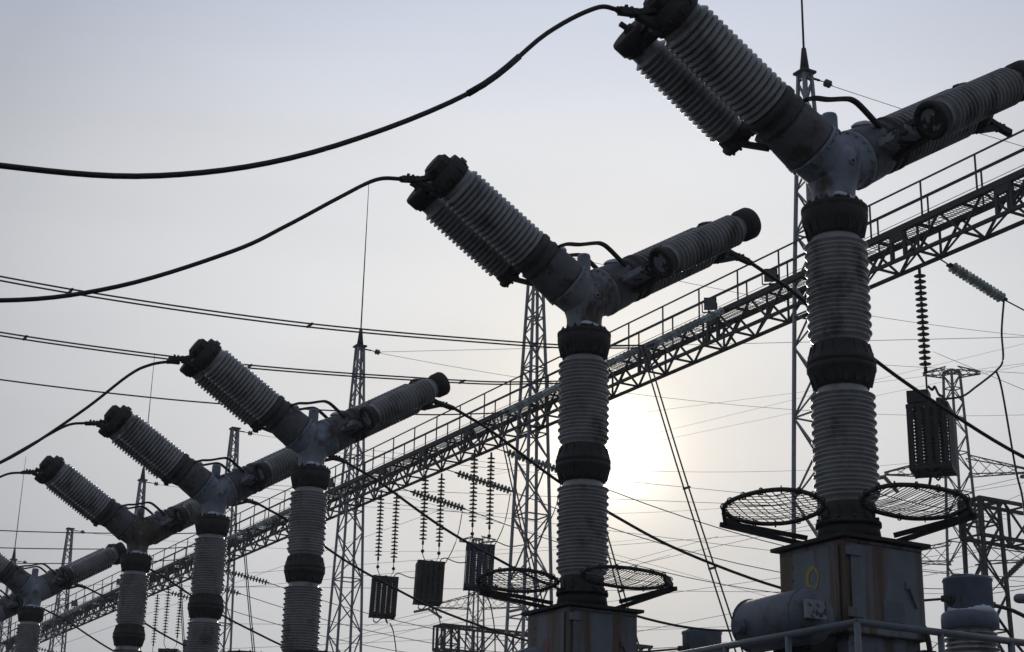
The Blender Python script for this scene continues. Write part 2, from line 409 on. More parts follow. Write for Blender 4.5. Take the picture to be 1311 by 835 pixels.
# ------------------------------------------------------------------ circuit breakers
EL = .548; CE, SE = math.cos(EL), math.sin(EL); HZ = 7.386
def loop_outline():
    pts = [(-.30, -.02), (-.42, -.22), (-.62, -.39), (-.83, -.47), (-1.0, -.44), (-1.09, -.27), (-1.09, -.03), (-1.02, .2), (-.85, .42), (-.6, .55), (-.38, .54), (-.25, .36)]
    P = [V((x, y, 4.47)) for x, y in pts]; n = len(P); out = []
    for i in range(n):
        p0, p1, p2, p3 = P[i-1], P[i], P[(i+1) % n], P[(i+2) % n]
        for k in range(5):
            t = k/5
            out.append(.5*((2*p1)+(p2-p0)*t+(2*p0-5*p1+4*p2-p3)*t*t+(3*p1-p0-3*p2+p3)*t**3))
    return out
def inside(p, poly):
    c = False
    for a, b in zip(poly, poly[1:]+poly[:1]):
        if (a.y > p[1]) != (b.y > p[1]) and p[0] < (b.x-a.x)*(p[1]-a.y)/(b.y-a.y)+a.x: c = not c
    return c
def clip_line(a, d, poly, L=1.6, n=160):
    runs = []; cur = None
    for i in range(n+1):
        q = a+d*(L*i/n)
        if inside((q.x, q.y), poly):
            if cur is None: cur = [q, q]
            cur[1] = q
        elif cur: runs.append(cur); cur = None
    return runs
def make_breaker():
    r = empty('circuit_breaker', (0, 0, 0), 'x', 'circuit breaker', 'Y-shaped circuit breakers in a row')
    H = V((0, 0, HZ))
    # --- stand and platform
    b = MB()
    for sx in (-1, 1):
        for sy in (-1, 1):
            b.bar((sx*.42, sy*.42, 0), (sx*.36, sy*.36, 3.45), .12)
    for s_ in (-1, 1):
        for z0, z1 in ((.2, 2.2), (2.2, .2)):
            b.bar((-.41, s_*.41, z0), (.41, s_*.41, z1), .06); b.bar((s_*.41, -.41, z0), (s_*.41, .41, z1), .06)
    b.box((-.34, -.34, 2.5), (.34, .34, 3.52))
    b.build('stand', 'drum', r)
    p = MB(); p.box((-1.05, -1.25, 2.36), (1.05, 1.05, 2.42))
    for k in range(8): p.bar((-1.05, -1.2+k*.31, 2.32), (1.05, -1.2+k*.31, 2.32), .06)
    p.build('platform', 'galv', r)
    ra = MB(); z = 3.43
    c4 = [(-1.02, -1.2), (1.02, -1.2), (1.02, 1.02), (-1.02, 1.02)]
    for i in range(4):
        a, c = V((*c4[i], z)), V((*c4[(i+1) % 4], z))
        ra.tube([a, c], .025, 10); ra.tube([a-V((0, 0, .5)), c-V((0, 0, .5))], .02, 8)
        for t in (0, .36, .68): q = a.lerp(c, t); ra.tube([q-V((0, 0, 1.02)), q], .024, 8)
    ra.build('railing', 'rail', r)
    # --- cabinet
    c = MB(); c.box((-.378, -.378, 3.58), (.378, .378, 4.215)); c.box((-.395, -.395, 3.52), (.395, .395, 3.583))
    cb = c.build('cabinet', 'cabinet', r, bevel=.012)
    l_ = MB(); l_.frustum(4.217, .425, 4.245, .425); l_.frustum(4.245, .42, 4.275, .26); l_.lathe((0, 0, 4.27), (0, 0, 1), [(0, .25), (.13, .23)], 24); l_.build('lid', 'iron', cb)
    d = MB(); d.box((-.34, -.397, 3.60), (.35, -.386, 4.17)); d.bar((.2, -.41, 3.9), (.27, -.41, 3.75), .018); d.box((.17, -.412, 3.88), (.21, -.39, 3.94))
    for zz in (3.63, 4.08): d.box((-.385, -.412, zz), (-.25, -.39, zz+.07))
    d.build('door', 'cabinet', cb, bevel=.004)
    for (x0, z0, x1, z1) in ((-.36, 3.595, .365, 3.61), (-.36, 4.185, .365, 4.20)):
        em = MB(); em.box((x0, -.389, z0), (x1, -.3805, z1))
        for k in range(9): em.lathe((x0+.04+k*.08, -.389, (z0+z1)/2), (0, -1, 0), [(0, .009), (.008, .009)], 6)
        em.build('edge_strip', 'cabinet', cb)
    cd_ = MB(); cd_.tube(spline([(.33, -.40, 3.62), (.33, -.44, 3.5), (.33, -.46, 3.2), (.3, -.42, 2.9), (.28, -.36, 2.7)], 4), .022, 8); cd_.build('conduit', 'iron', cb)
    n_ = MB(); n_.box((-.06, -.4005, 3.62), (.15, -.3965, 3.78)); n_.box((-.05, -.404, 3.63), (.14, -.3995, 3.77)); n_.build('nameplate', 'drum', cb)
    s2 = MB(); s2.box((-.397, -.32, 3.60), (-.386, .34, 4.17)); 
    for yy in (.20,):
        for zz in (3.97, 4.07): s2.lathe((-.386, yy, zz), (-1, 0, 0), [(0, .012), (.016, .012), (.018, 0)], 8)
    s2.build('side_panel', 'cabinet', cb, bevel=.004)
    # --- air drum on the left face
    a = MB(); R = .195
    prof = [(0, .0), (.01, .09), (.04, .155), (.085, R-.012), (.12, R), (.76, R), (.795, R-.012), (.84, .155), (.87, .09), (.88, 0)]
    a.lathe((-.75, -.53, 3.60), (0, 1, 0), prof, 32)
    a.torus((-.75, -.40, 3.60), (0, 1, 0), R+.002, .008, 32, 6); a.torus((-.75, .24, 3.60), (0, 1, 0), R+.002, .008, 32, 6)
    a.lathe((-.93, .14, 3.57), (-1, -.25, -.1), [(0, .06), (.05, .06), (.05, .045), (.075, .045)], 14)
    at = a.build('air_drum', 'drum', r)
    pl = MB(); pl.box((-.92, -.572, 3.55), (-.74, -.545, 3.68))
    for dx, dz in ((-.12, .1), (-.05, .1), (-.085, .05), (-.1, .02)): pl.lathe((-.76+dx, -.572, 3.55+dz), (0, -1, 0), [(0, .014), (.015, .014)], 8)
    pl.build('cover_plate', 'plate', at)
    for yb in (-.25, .1): br = MB(); br.box((-.62, yb, 3.38), (-.37, yb+.08, 3.5)); br.build('drum_bracket', 'iron', at)
    # --- wire hoops round the column base
    base = loop_outline(); 
    def rot(pts, k):
        for _ in range(k): pts = [V((-q.y, q.x, q.z)) for q in pts]
        return pts
    for which in range(2):
        if which == 0: P = base; wires = [((1, .72), .06), ((-.75, 1), .075)]
        elif which == 1: P = [V((q.y, q.x, q.z)) for q in base]; wires = [((.2, 1), .032), ((1, .1), .30)]
        elif which == 2: P = [V((q.y*.75, -q.x*.85, 4.37-q.x*.13)) for q in base]; wires = [((.2, 1), .06)]
        else: P = [V((-q.x*.85, q.y*.75, 4.37-q.x*.13)) for q in base]; wires = [((.2, 1), .06)]
        h = MB(); h.tube(P, .017, 8, closed=True)
        rnd = random.Random(which+3)
        for k in range(0, len(P), 4):                      # wire ties round the rim
            h.torus(P[k], P[(k+1) % len(P)]-P[k-1], .026, .006, 8, 4)
        hp = h.build('guard_hoop', 'iron', r)
        w = MB(); poly = P
        cx = sum((q.x for q in P))/len(P); cy = sum((q.y for q in P))/len(P); zc = P[0].z
        for dr, gap in wires:
            dr = V((*dr, 0)).normalized(); nr = V((-dr.y, dr.x, 0))
            for i in range(-30, 31):
                a0 = V((cx, cy, zc))+nr*(i*gap)-dr*.8
                for u, q in clip_line(a0, dr, poly):
                    zf = (lambda p: V((p.x, p.y, (4.37+max(p.x, p.y)*.13/.85) if which > 1 else p.z))); u, q = zf(u), zf(q); m1 = (u+q)/2-V((0, 0, .012+.02*rnd.random()))
                    w.tube([u, m1, q], .0035, 4)
        w.build('wire_mesh', 'mesh', hp)
        s = MB()
        if which < 2:
            for ln in ([(-.98, .27, 4.44), (-.83, .455, 4.43), (-.6, .56, 4.43), (-.36, .54, 4.42), (-.12, .36, 4.36)], [(-.84, .50, 4.40), (.02, .34, 4.29)]):
                s = MB(); E3 = [V(q) if which == 0 else V((q[1], q[0], q[2])) for q in ln]
                for a_, c_ in zip(E3, E3[1:]): s.bar(a_, c_+(c_-a_)*.04, .028, .036)
                s.build('support_bar', 'iron', hp)
    # --- column
    f = MB(); f.lathe((0, 0, 4.39), (0, 0, 1), [(0, .25), (.03, .25), (.03, .2), (.09, .195), (.17, .215), (.18, .2)], 40)
    for k in range(12):
        an = 2*PI*k/12; f.bar((.19*math.cos(an), .19*math.sin(an), 4.42), (.2*math.cos(an), .2*math.sin(an), 4.53), .02)
        f.lathe((.228*math.cos(an), .228*math.sin(an), 4.42), (0, 0, 1), [(0, .016), (.03, .016)], 6)
    f.build('base_flange', 'iron', r)
    def bulges(t0, t1, n, rc, rs):
        p = (t1-t0)/n; out = []
        for k in range(n):
            for u, w in ((0, 0), (.10, .12), (.28, .42), (.38, .60), (.43, .60), (.46, .42), (.60, .52), (.74, .80), (.82, .97), (.88, 1.0), (.93, .97), (.96, .70), (.985, .20)):
                out.append((t0+(k+u)*p, rc+(rs-rc)*w))
        out.append((t1, rc)); return out
    def column(z0, z1, n):
        m = MB(); m.lathe((0, 0, z0), (0, 0, 1), [(0, .205), (.02, .205)]+bulges(.03, z1-z0-.10, n, .210, .254)+[(z1-z0-.095, .20), (z1-z0-.05, .196), (z1-z0, .196)], 48)
        return m.build('column_insulator', 'porcelain', r)
    column(4.56, 5.53, 12); column(5.85, 6.80, 11)
    f = MB(); f.lathe((0, 0, 5.49), (0, 0, 1), [(0, .19), (0.005, .212), (.04, .222), (.09, .248), (.135, .264), (.145, .272), (.175, .272), (.18, .264), (.19, .264), (.195, .272), (.225, .272), (.235, .262), (.28, .245), (.33, .226), (.365, .218), (.37, .2)], 40)
    for k in range(16):
        an = 2*PI*(k+.5)/16; ca, sa = math.cos(an), math.sin(an)
        f.bar((.222*ca, .222*sa, 5.51), (.256*ca, .256*sa, 5.64), .014, .024); f.bar((.258*ca, .258*sa, 5.70), (.224*ca, .224*sa, 5.84), .014, .024)
        f.lathe((.245*ca, .245*sa, 5.61), (0, 0, 1), [(0, .017), (.15, .017)], 6)
    f.build('middle_flange', 'iron', r)
    f = MB(); f.lathe((0, 0, 6.76), (0, 0, 1), [(0, .19), (.005, .216), (.05, .222), (.085, .236), (.12, .256), (.15, .264), (.205, .268), (.215, .262), (.225, .262), (.235, .270), (.262, .270), (.27, .255), (.27, .2)], 44)
    for k in range(16):
        an = 2*PI*(k+.5)/16; ca, sa = math.cos(an), math.sin(an)
        f.bar((.222*ca, .222*sa, 6.775), (.25*ca, .25*sa, 6.90), .014, .02)
        f.lathe((.225*ca, .225*sa, 7.03), (0, 0, 1), [(0, .016), (.03, .016), (.032, .008), (.045, .008)], 6)
    f.build('top_flange', 'iron', r)
    # --- head casting
    h = MB()
    h.lathe((0, 0, 7.03), (0, 0, 1), [(0, .205), (.028, .205), (.03, .182), (.08, .176), (.15, .178), (.20, .19), (.25, .212), (.30, .235), (.36, .248), (.42, .242), (.48, .215), (.53, .16), (.55, .06), (.551, 0)], 40)
    for s_ in (-1, 1):
        ax = V((s_*CE, 0, SE))
        h.lathe(H-ax*.02, ax, [(0, .225), (.14, .228), (.22, .235), (.235, .238), (.25, .248), (.258, .255), (.283, .255), (.284, .23)], 44)
        x, y, d_ = frame(ax)
        for k in range(18):
            an = 2*PI*k/18; q = H+ax*.232+(x*math.cos(an)+y*math.sin(an))*.243
            h.lathe(q, -ax, [(0, .013), (.018, .013), (.02, .007)], 6)
    h.lathe(V((0, -.238, HZ-.02)), (0, -1, 0), [(0, .035), (.012, .035), (.014, .02)], 12)
    hd = h.build('head_casting', 'head_paint', r)
    hole = MB(); hole.lathe(V((0, -.25, HZ-.02)), (0, -1, 0), [(0, .016), (.006, .016)], 10); hole.build('plug', 'iron', hd)
    st = MB(); st.lathe((-.01, 0, 7.54), (0, 0, 1), [(0, .08), (.03, .07), (.31, .068), (.335, .06)], 20); st.build('vent_stub', 'head_paint', hd)
    for s_ in (-1, 1):
        ax = V((s_*CE, 0, SE)); up = V((-s_*SE, 0, CE)); oy = V((0, -s_, 0))
        hh = MB(); hh.lathe(H+ax*.27, ax, [(0, .25), (.02, .252), (.03, .248), (.2, .24), (.29, .228), (.34, .21)], 40)
        hs_ = hh.build('arm_housing', 'housing', r)
        bnd = MB(); bnd.lathe(H+ax*.58, ax, [(0, .2), (.005, .232), (.05, .238), (.055, .222), (.12, .22), (.125, .238), (.17, .238), (.195, .222), (.215, .2)], 40)
        x, y, d_ = frame(ax)
        for k in range(14):
            an = 2*PI*k/14; q = H+ax*.57+(x*math.cos(an)+y*math.sin(an))*.214; bnd.lathe(q, ax, [(0, .013), (.085, .013)], 6)
        bnd.build('clamp_ring', 'ring', r)
        sn = MB(); lump(sn, H+ax*.53+up*.20+V((0, -.02, 0)), .10, .085, .065, seed=5+s_); sn.build('snow_patch', 'snow', hs_)
        m = MB(); m.lathe(H+ax*.77, ax, [(0, .18), (.012, .185)]+cup_sheds(.015, .965, 17, .188, .232)+[(.97, .196), (1.02, .192), (1.03, .18)], 44); m.build('arm_insulator', 'porcelain', r)
        # end cap
        e = MB(); e.lathe(H+ax*1.785, ax, [(0, .185), (.004, .212), (.05, .217), (.055, .232), (.11, .235), (.115, .218), (.18, .213), (.185, .12)], 36)
        e.lathe(H+ax*1.96-up*.0, ax, [(0, .155), (.09, .15), (.11, .12), (.125, .11)], 8, smooth=False)
        for k in range(12):
            an = 2*PI*k/12; q = H+ax*1.83+(x*math.cos(an)+y*math.sin(an))*.228; e.lathe(q, ax, [(0, .014), (.07, .014)], 6)
        e.bar(H+ax*1.86+oy*.05, H+ax*1.83+oy*.50, .10, .12)
        e.bar(H+ax*1.94+oy*.18-up*.05, H+ax*1.86+oy*.5, .05, .06)
        ec = e.build('end_cap', 'iron', r)
        tm = MB()
        t0 = H+ax*1.96-up*.08; t1 = V((s_*1.98, 0, 8.26 if s_ > 0 else 8.23))
        tm.bar(t0, t1, .08, .045); tm.bar(t1-V((s_*.1, 0, -.03)), t1+V((s_*.12, 0, -.01)), .06, .055)
        tm.bar(H+ax*1.9-up*.22, t1-V((s_*.05, 0, 0)), .06, .05)
        for q in (-.05, .0, .05): tm.lathe(t1+V((s_*q, 0, .02)), (0, 0, 1), [(0, .016), (.04, .016)], 6)
        tm.build('terminal_clamp', 'iron', ec)
        # shunt unit beside the arm
        S = H+oy*(.66 if s_ > 0 else .53)+ax*(0 if s_ > 0 else .07)
        sh = MB(); sh.lathe(S+ax*.66, ax, [(0, .125), (.02, .134), (.06, .134)]+sheds(.065, .985, 18, .132, .17)+[(.99, .13), (1.06, .13)], 36); so = sh.build('shunt_insulator', 'porcelain', r)
        c1_ = MB(); c1_.lathe(S+ax*.545, ax, [(.03, .1), (.0, .115), (0, .155), (.02, .165), (.05, .165), (.055, .145), (.12, .142), (.125, .13)], 32)
        for k in range(10):
            an = 2*PI*k/10+.2; q = S+ax*.545+(x*math.cos(an)+y*math.sin(an))*.137; c1_.lathe(q, -ax, [(-.01, .013), (.018, .013)], 6)
        c1_.build('shunt_end_cap', 'iron', so)
        dsk = MB(); dsk.lathe(S+ax*.563, ax, [(0, .098), (.012, .098)], 24); dsk.build('cap_disc', 'plate', so)
        c2_ = MB(); c2_.lathe(S+ax*1.71, ax, [(0, .13), (.005, .15), (.04, .155), (.045, .168), (.16, .17), (.18, .16), (.185, .12)], 32)
        if s_ < 0: c2_.lathe(S+ax*1.86-oy*.05, V((s_*.9, 0, .3)), [(0, .05), (.06, .05), (.07, .025), (.13, .025)], 10)
        c2_.build('shunt_end_cap', 'iron', so)
        # bracket between housing and shunt
        bk = MB()
        bk.bar(H+ax*.66+oy*.2-up*.05, S+ax*.62-oy*.1-up*.06, .05, .06)
        bk.bar(H+ax*.5+oy*.2-up*.14, S+ax*.6-up*.1-oy*.06, .045, .05)
        bk.bar(H+ax*.56+oy*.21+up*.06, S+ax*.6+up*.05-oy*.12, .045, .05)
        bk.build('shunt_bracket', 'iron', r)
        pp = MB(); A0 = H+ax*.44+oy*.205-up*.02; B0 = S+ax*.50-oy*.15-up*.01; x2, y2, d2 = frame(B0-A0)
        pp.bar(A0, A0.lerp(B0, 1.0 if s_ > 0 else .8), .07, .19) if abs(x2.dot(ax)) < abs(y2.dot(ax)) else pp.bar(A0, A0.lerp(B0, 1.0 if s_ > 0 else .8), .19, .07)
        pp.build('bracket_plate', 'plate', r)
    # by-pass straps over the head
    for y in (-.19, .2):
        b = MB(); P = spline([(-.42, y, 7.82), (-.32, y, 7.865), (-.18, y, 7.89), (.0, y, 7.945), (.08, y, 7.955), (.17, y, 7.92), (.37, y, 7.78)], 5)
        for a_, c_ in zip(P, P[1:]): b.bar(a_, c_+(c_-a_)*.15, .045, .028)
        b.build('bypass_strap', 'iron', r)
    sn = MB(); lump(sn, (-.05, -.16, 7.058), .11, .05, .05, seed=2); lump(sn, (.06, -.175, 7.058), .06, .03, .03, seed=9); sn.build('snow_patch', 'snow', hd)
    return r
ys = [0, 3.81, 10.69, 14.45, 18.2, 25.16, 28.97, 32.78]
blabels = [
 'nearest and largest Y-shaped breaker, arms cut by the frame, yellow ring on its cabinet',
 'Y-shaped breaker whose column hides the sun, red disc on its grey cabinet',
 'Y-shaped breaker with blue-grey head left of the tall rod, largest of the left-hand three',
 'Y-shaped breaker behind and left of the third one, a rusty spot on its bluish head',
 'Y-shaped breaker with brownish rusted head, smallest of the left-hand three',
 'Y-shaped breaker at the left edge with its whole right arm seen below the brown-headed one',
 'Y-shaped breaker of which only right arm and head side show, cut by the left edge',
 'farthest breaker, only its right arm tip showing in the lower left corner']
proto = make_breaker(); breakers = []
for i, (y, lab) in enumerate(zip(ys, blabels)):
    o = proto if i == 0 else copy_tree(proto)
    o.location = (0, y, 0); o['label'] = lab; breakers.append(o)
    o.rotation_euler.z = math.radians((0, 0, .7, -.8, .5, -.4, .6, 0)[i])
    rnd = random.Random(i)
    if i in (1, 4):
        for ch in o.children:
            if ch.name.startswith('head_casting'):
                ch.data = ch.data.copy(); ch.data.materials[0] = M['head_rust' if i == 4 else 'head_worn']
# phase marks painted on the cabinets of the two near breakers
def child(o, n): return [c for c in o.children if c.name.split('.')[0] == n][0]
mk = MB()
def oval(y0, z0, ry, rz, r): return [V((-.4005, y0+ry*math.cos(2*PI*k/28), z0+rz*math.sin(2*PI*k/28))) for k in range(28)]
def oval_ring(y0, z0, ry, rz, t, half=None):
    m = MB(); n = 40
    for k in range(n+1):
        a = 2*PI*k/n; c, s = math.cos(a), math.sin(a)
        for q in (1, 1-t):
            for x in (-.3985, -.4005): m.v.append(V((x, y0+ry*q*c, z0+rz*q*s)))
    for k in range(n):
        if half == 'left' and not (math.cos(2*PI*(k+.5)/n) > -.1): continue
        if half == 'right' and (math.cos(2*PI*(k+.5)/n) > -.1): continue
        i = 4*k; j = i+4
        for q in ((i+1, j+1, j+3, i+3), (i, i+2, j+2, j), (i, j, j+1, i+1), (i+2, i+3, j+3, j+2)): m.f.append(q); m.sm.append(False)
    return m
cb0 = child(breakers[0], 'cabinet'); cb1 = child(breakers[1], 'cabinet')
oval_ring(-.03, 3.955, .075, .095, .42, 'left').build('phase_mark', 'yellow', cb0)
oval_ring(-.03, 3.955, .075, .095, .3, 'right').build('phase_mark', 'lime', cb0)
rd = MB(); rd.lathe((-.3975, .0, 3.88), (-1, 0, 0), [(0, .07), (.003, .07)], 28); rd.build('phase_mark', 'red', cb1)

# ------------------------------------------------------------------ cables from the breaker tips
left_lab = ['thick black cable sweeping across the top left sky from the nearest breaker', 'black cable curving down left from the breaker in front of the sun',
  'black cable arching left from the tip of the middle blue-headed breaker', 'black cable leaving left from the fourth breaker, under the longer arching one',
  'short black cable leaving the brown-headed breaker towards the left edge']
for i in range(5):
    y = ys[i]
    if i == 0: pts = [(-1.95, y, 8.235), (-2.12, y, 8.225), (-2.32, y, 8.175), (-2.75, y, 7.83), (-3.4, y, 7.15), (-4.57, y, 6.39), (-5.6, y, 5.97), (-6.58, y, 5.80), (-7.6, y, 5.74), (-8.8, y, 5.8)]
    elif i == 2: pts = [(-1.95, y, 8.2), (-2.12, y, 8.18), (-2.36, y, 8.09), (-2.62, y, 7.9), (-3.2, y, 7.3), (-4.08, y, 6.54), (-5, y, 6.1), (-6.2, y, 5.9), (-8.8, y, 6.1)]
    else: pts = [(-1.95, y, 8.235), (-2.12, y, 8.215), (-2.38, y, 8.14), (-2.77, y, 7.85), (-3.25, y, 7.47), (-3.75, y, 7.11), (-4.75, y, 6.57), (-5.72, y, 6.25), (-7, y, 6.1), (-8.8, y, 6.2)]
    b = MB(); P = spline(pts, 7); b.tube(P, .02 if i else .019, 8)
    b.tube(P[0:8], .028, 8)
    if i == 0: b.tube(P[24:29], .026, 8)
    tag(b.build('power_cable', 'black'), left_lab[i], 'cable', 'cables running left from the breakers')
right_lab = [None, 'thick black cable drooping right from the sun-column breaker behind the nearest column', 'long black cable drooping from the middle breaker past the sun column to the nearest cabinet',
  'black cable dropping from the fourth breaker past the hanging coils', 'black cable dropping from the brown-headed breaker through the lower left', 'black cable dropping from the sixth breaker, upper of the pair at lower left',
  'black cable dropping from the seventh breaker, lower of the pair at lower left', 'short black cable from the farthest breaker in the lower left corner']
for i in range(1, 8):
    y = ys[i]
    pts = [(1.9, y, 8.265), (2.1, y, 8.25), (2.38, y, 8.15), (2.8, y, 7.98), (3.85, y, 7.44), (4.8, y, 7.06), (6.1, y, 6.64), (8, y, 6.28), (9.6, y, 6.22), (11.45, y, 6.47)]
    b = MB(); P = spline(pts, 6); b.tube(P, .022, 8); b.tube(P[0:8], .032, 8)
    tag(b.build('power_cable', 'black'), right_lab[i], 'cable', 'cables drooping right from the breakers')

# ------------------------------------------------------------------ current transformers
def make_ct():
    r = empty('current_transformer', (0, 0, 0), 'x', 'transformer', 'current transformers behind the breakers')
    t = MB(); t.lathe((0, 0, 6.30), (0, 0, 1), [(0, .36), (.01, .40), (.50, .40), (.51, .415), (.55, .415), (.565, .38), (.58, 0)], 40); tk = t.build('tank', 'ct', r)
    s = MB(); lump(s, (0, 0, 6.868), .38, .36, .03, 24, 4, seed=3); s.build('snow_patch', 'snow', tk); s = MB() 
    arc = [(178+k*6) for k in range(27)]
    s.tube([(.425*math.cos(math.radians(a)), .425*math.sin(math.radians(a)), 6.285) for a in arc], [max(.012, .04+.035*math.sin((a-235)/16)+.01*math.sin(a*1.7)) for a in arc], 8); s.build('snow_patch', 'snow', tk)
    c = MB(); c.lathe((0, 0, 6.0), (0, 0, 1), [(0, .40), (.02, .47), (.24, .475), (.27, .46), (.30, .38)], 40); c.build('collar', 'ct', r)
    p = MB(); p.lathe((0, 0, 3.4), (0, 0, 1), [(0, .36)]+sheds(.02, 2.58, 30, .36, .46, .43)+[(2.62, .36)], 40); p.build('insulator', 'porcelain', r)
    for s_ in (-1, 1):
        e = MB(); e.bar((s_*.38, 0, 6.47), (s_*.58, 0, 6.47), .09, .1); e.lathe((s_*.40, 0, 6.47), (s_, 0, 0), [(0, .1), (.04, .1)], 14); e.build('terminal', 'iron', r)
    k = MB(); k.box((-.5, -.5, 2.9), (.5, .5, 3.4)); 
    for sx in (-1, 1):
        for sy in (-1, 1): k.bar((sx*.5, sy*.5, 0), (sx*.42, sy*.42, 2.9), .12)
    k.build('stand', 'drum', r)
    return r
ctp = make_ct()
for i, (y, lab) in enumerate([(10.69, 'slate blue current transformer tank with snow, right of the nearest cabinet'), (14.45, 'current transformer hidden behind the nearest breaker cabinet'), (18.2, 'small dark current transformer tank rising from the bottom edge between the two cabinets')]):
    o = ctp if i == 0 else copy_tree(ctp)
    o.location = (11.96, y, 0); o['label'] = lab
    b = MB(); b.tube(spline([(12.52, y, 6.47), (13.0, y, 6.42), (13.8, y-.2, 6.1), (15.2, y-.6, 5.7), (17.5, y-1.2, 5.6)], 5), .035, 8)
    b.tube(spline([(12.5, y+.03, 6.45), (12.9, y+.1, 6.1), (13.8, y+.5, 5.75), (15.5, y+1.4, 5.6)], 5), .025, 8)
    tag(b.build('power_cable', 'black'), ['pair of bent black leads from the right side of the snowy current transformer', 'leads of the current transformer hidden behind the nearest cabinet', 'bent black leads beside the current transformer low between the cabinets'][i], 'cable')
bt = MB(); bt.tube([(11.3, 8.6, 6.27), (11.38, 8.7, 6.27), (14, 7.2, 6.25)], .075, 14) if False else bt.lathe((11.33, 9.10, 6.25), (.87, -.5, .0), [(0, 0), (.01, .04), (.04, .066), (.09, .078), (3.0, .078)], 18)
btr = empty('busbar_tube', (0, 0, 0), 'rounded end of a grey busbar tube at the right edge beside the snowy transformer', 'busbar'); bt.build('tube', 'rail', btr)
bp = MB(); bp.lathe((12.9, 8.2, 0), (0, 0, 1), [(0, .2), (3.9, .2), (3.9, .12)]+sheds(3.95, 6.1, 24, .1, .16)+[(6.15, .1), (6.175, .1)], 24); bp.build('post_insulator', 'porcelain', btr)

# ------------------------------------------------------------------ disc insulator strings
disc_cache = {}
def disc_mesh(matn, R=.15):
    if matn not in disc_cache:
        d = MB(); d.lathe((0, 0, 0), (0, 0, -1), [(-.0, .035), (.05, .045), (.058, .07), (.068, R*.8), (.082, R), (.092, R), (.085, R*.75), (.072, R*.5), (.078, R*.4), (.085, .03), (.165, .016)], 14)
        o = d.build('disc', matn); disc_cache[matn] = o.data; bpy.data.objects.remove(o)
    return disc_cache[matn]
def insulator_string(root, a, b, n, matn, tail=0.15):
    a, b = V(a), V(b); dd = (b-a); Ln = dd.length; dd.normalize()
    q = dd.to_track_quat('-Z', 'Y'); step = (Ln-tail*2)/n
    for k in range(n):
        o = bpy.data.objects.new('disc', disc_mesh(matn)); COL.objects.link(o); o.parent = root
        o.location = a+dd*(tail+k*step)-root.location; o.rotation_mode = 'QUATERNION'; o.rotation_quaternion = q
        s_ = min(1.0, step/.165); o.scale = (1.0, 1.0, s_) if matn != 'glass' else (.8, .8, s_)
    f = MB(); f.tube([a-root.location, b-root.location], .016, 6); f.lathe(a-root.location, dd, [(0, .04), (tail, .04)], 8); f.lathe(b-dd*tail-root.location, dd, [(0, .045), (tail, .045)], 8)
    f.build('link_rod', 'truss', root)
# hanging strings and coils
def make_trap(matn):
    r = empty('line_trap', (0, 0, 0), 'x', 'line trap', 'coils hung under the walkway')
    c = MB(); 
    for k in range(17): c.torus((0, 0, -1.38+k*.08), (0, 0, 1), .50, .022, 26, 6)
    c.build('coil', matn, r)
    s = MB()
    for k in range(20):
        side, q_ = divmod(k, 5); an = PI/2*side; ca, sa = math.cos(an), math.sin(an); t = V((-sa, ca, 0))*.064
        p = V((.57*ca, .57*sa, 0))+V((-sa, ca, 0))*((q_-2)*.235); i = len(s.v)
        rad = V((ca, sa, 0))*.015
        lo, hi = (-1.5, -1.54, -1.48)[k % 3], (.0, .05, -.04, .03)[k % 4]
        for z in (lo, hi):
            for q in (-t-rad, t-rad, t+rad, -t+rad): s.v.append(p+q+V((0, 0, z)))
        for q in ((3, 2, 1, 0), (4, 5, 6, 7), (0, 1, 5, 4), (1, 2, 6, 5), (2, 3, 7, 6), (3, 0, 4, 7)): s.f.append(tuple(i+m for m in q)); s.sm.append(False)
    s.build('slat_cage', matn, r)
    for z, nm in ((-.02, 'top_spider'), (-1.47, 'bottom_spider')):
        m = MB()
        for k in range(4): an = PI*k/4; l_ = .56*(1.3 if k % 2 else 1); m.bar((l_*math.cos(an), l_*math.sin(an), z), (-l_*math.cos(an), -l_*math.sin(an), z), .04, .08)
        for q in range(4): a1, a2 = PI/4+PI/2*q, PI/4+PI/2*(q+1); m.bar((.8*math.cos(a1), .8*math.sin(a1), z), (.8*math.cos(a2), .8*math.sin(a2), z), .05, .09)
        m.torus((0, 0, z), (0, 0, 1), .55, .03, 26, 6); m.lathe((0, 0, z-.06), (0, 0, 1), [(0, .16), (.12, .16)], 14)
        m.build(nm, matn, r)
    i_ = MB(); i_.lathe((0, 0, -1.3), (0, 0, 1), [(0, .11), (1.15, .11)], 16); i_.build('tuning_unit', matn, r)
    lp = MB(); lp.tube(spline([(-.35, 0, -1.5), (-.42, 0, -1.66), (-.25, 0, -1.74), (-.08, 0, -1.62), (0, 0, -1.5)], 5), .025, 6)
    lp.tube(spline([(.15, 0, -1.5), (.2, 0, -1.62), (.3, 0, -1.78)], 4), .04, 6); lp.build('lead_loop', 'black', r)
    return r
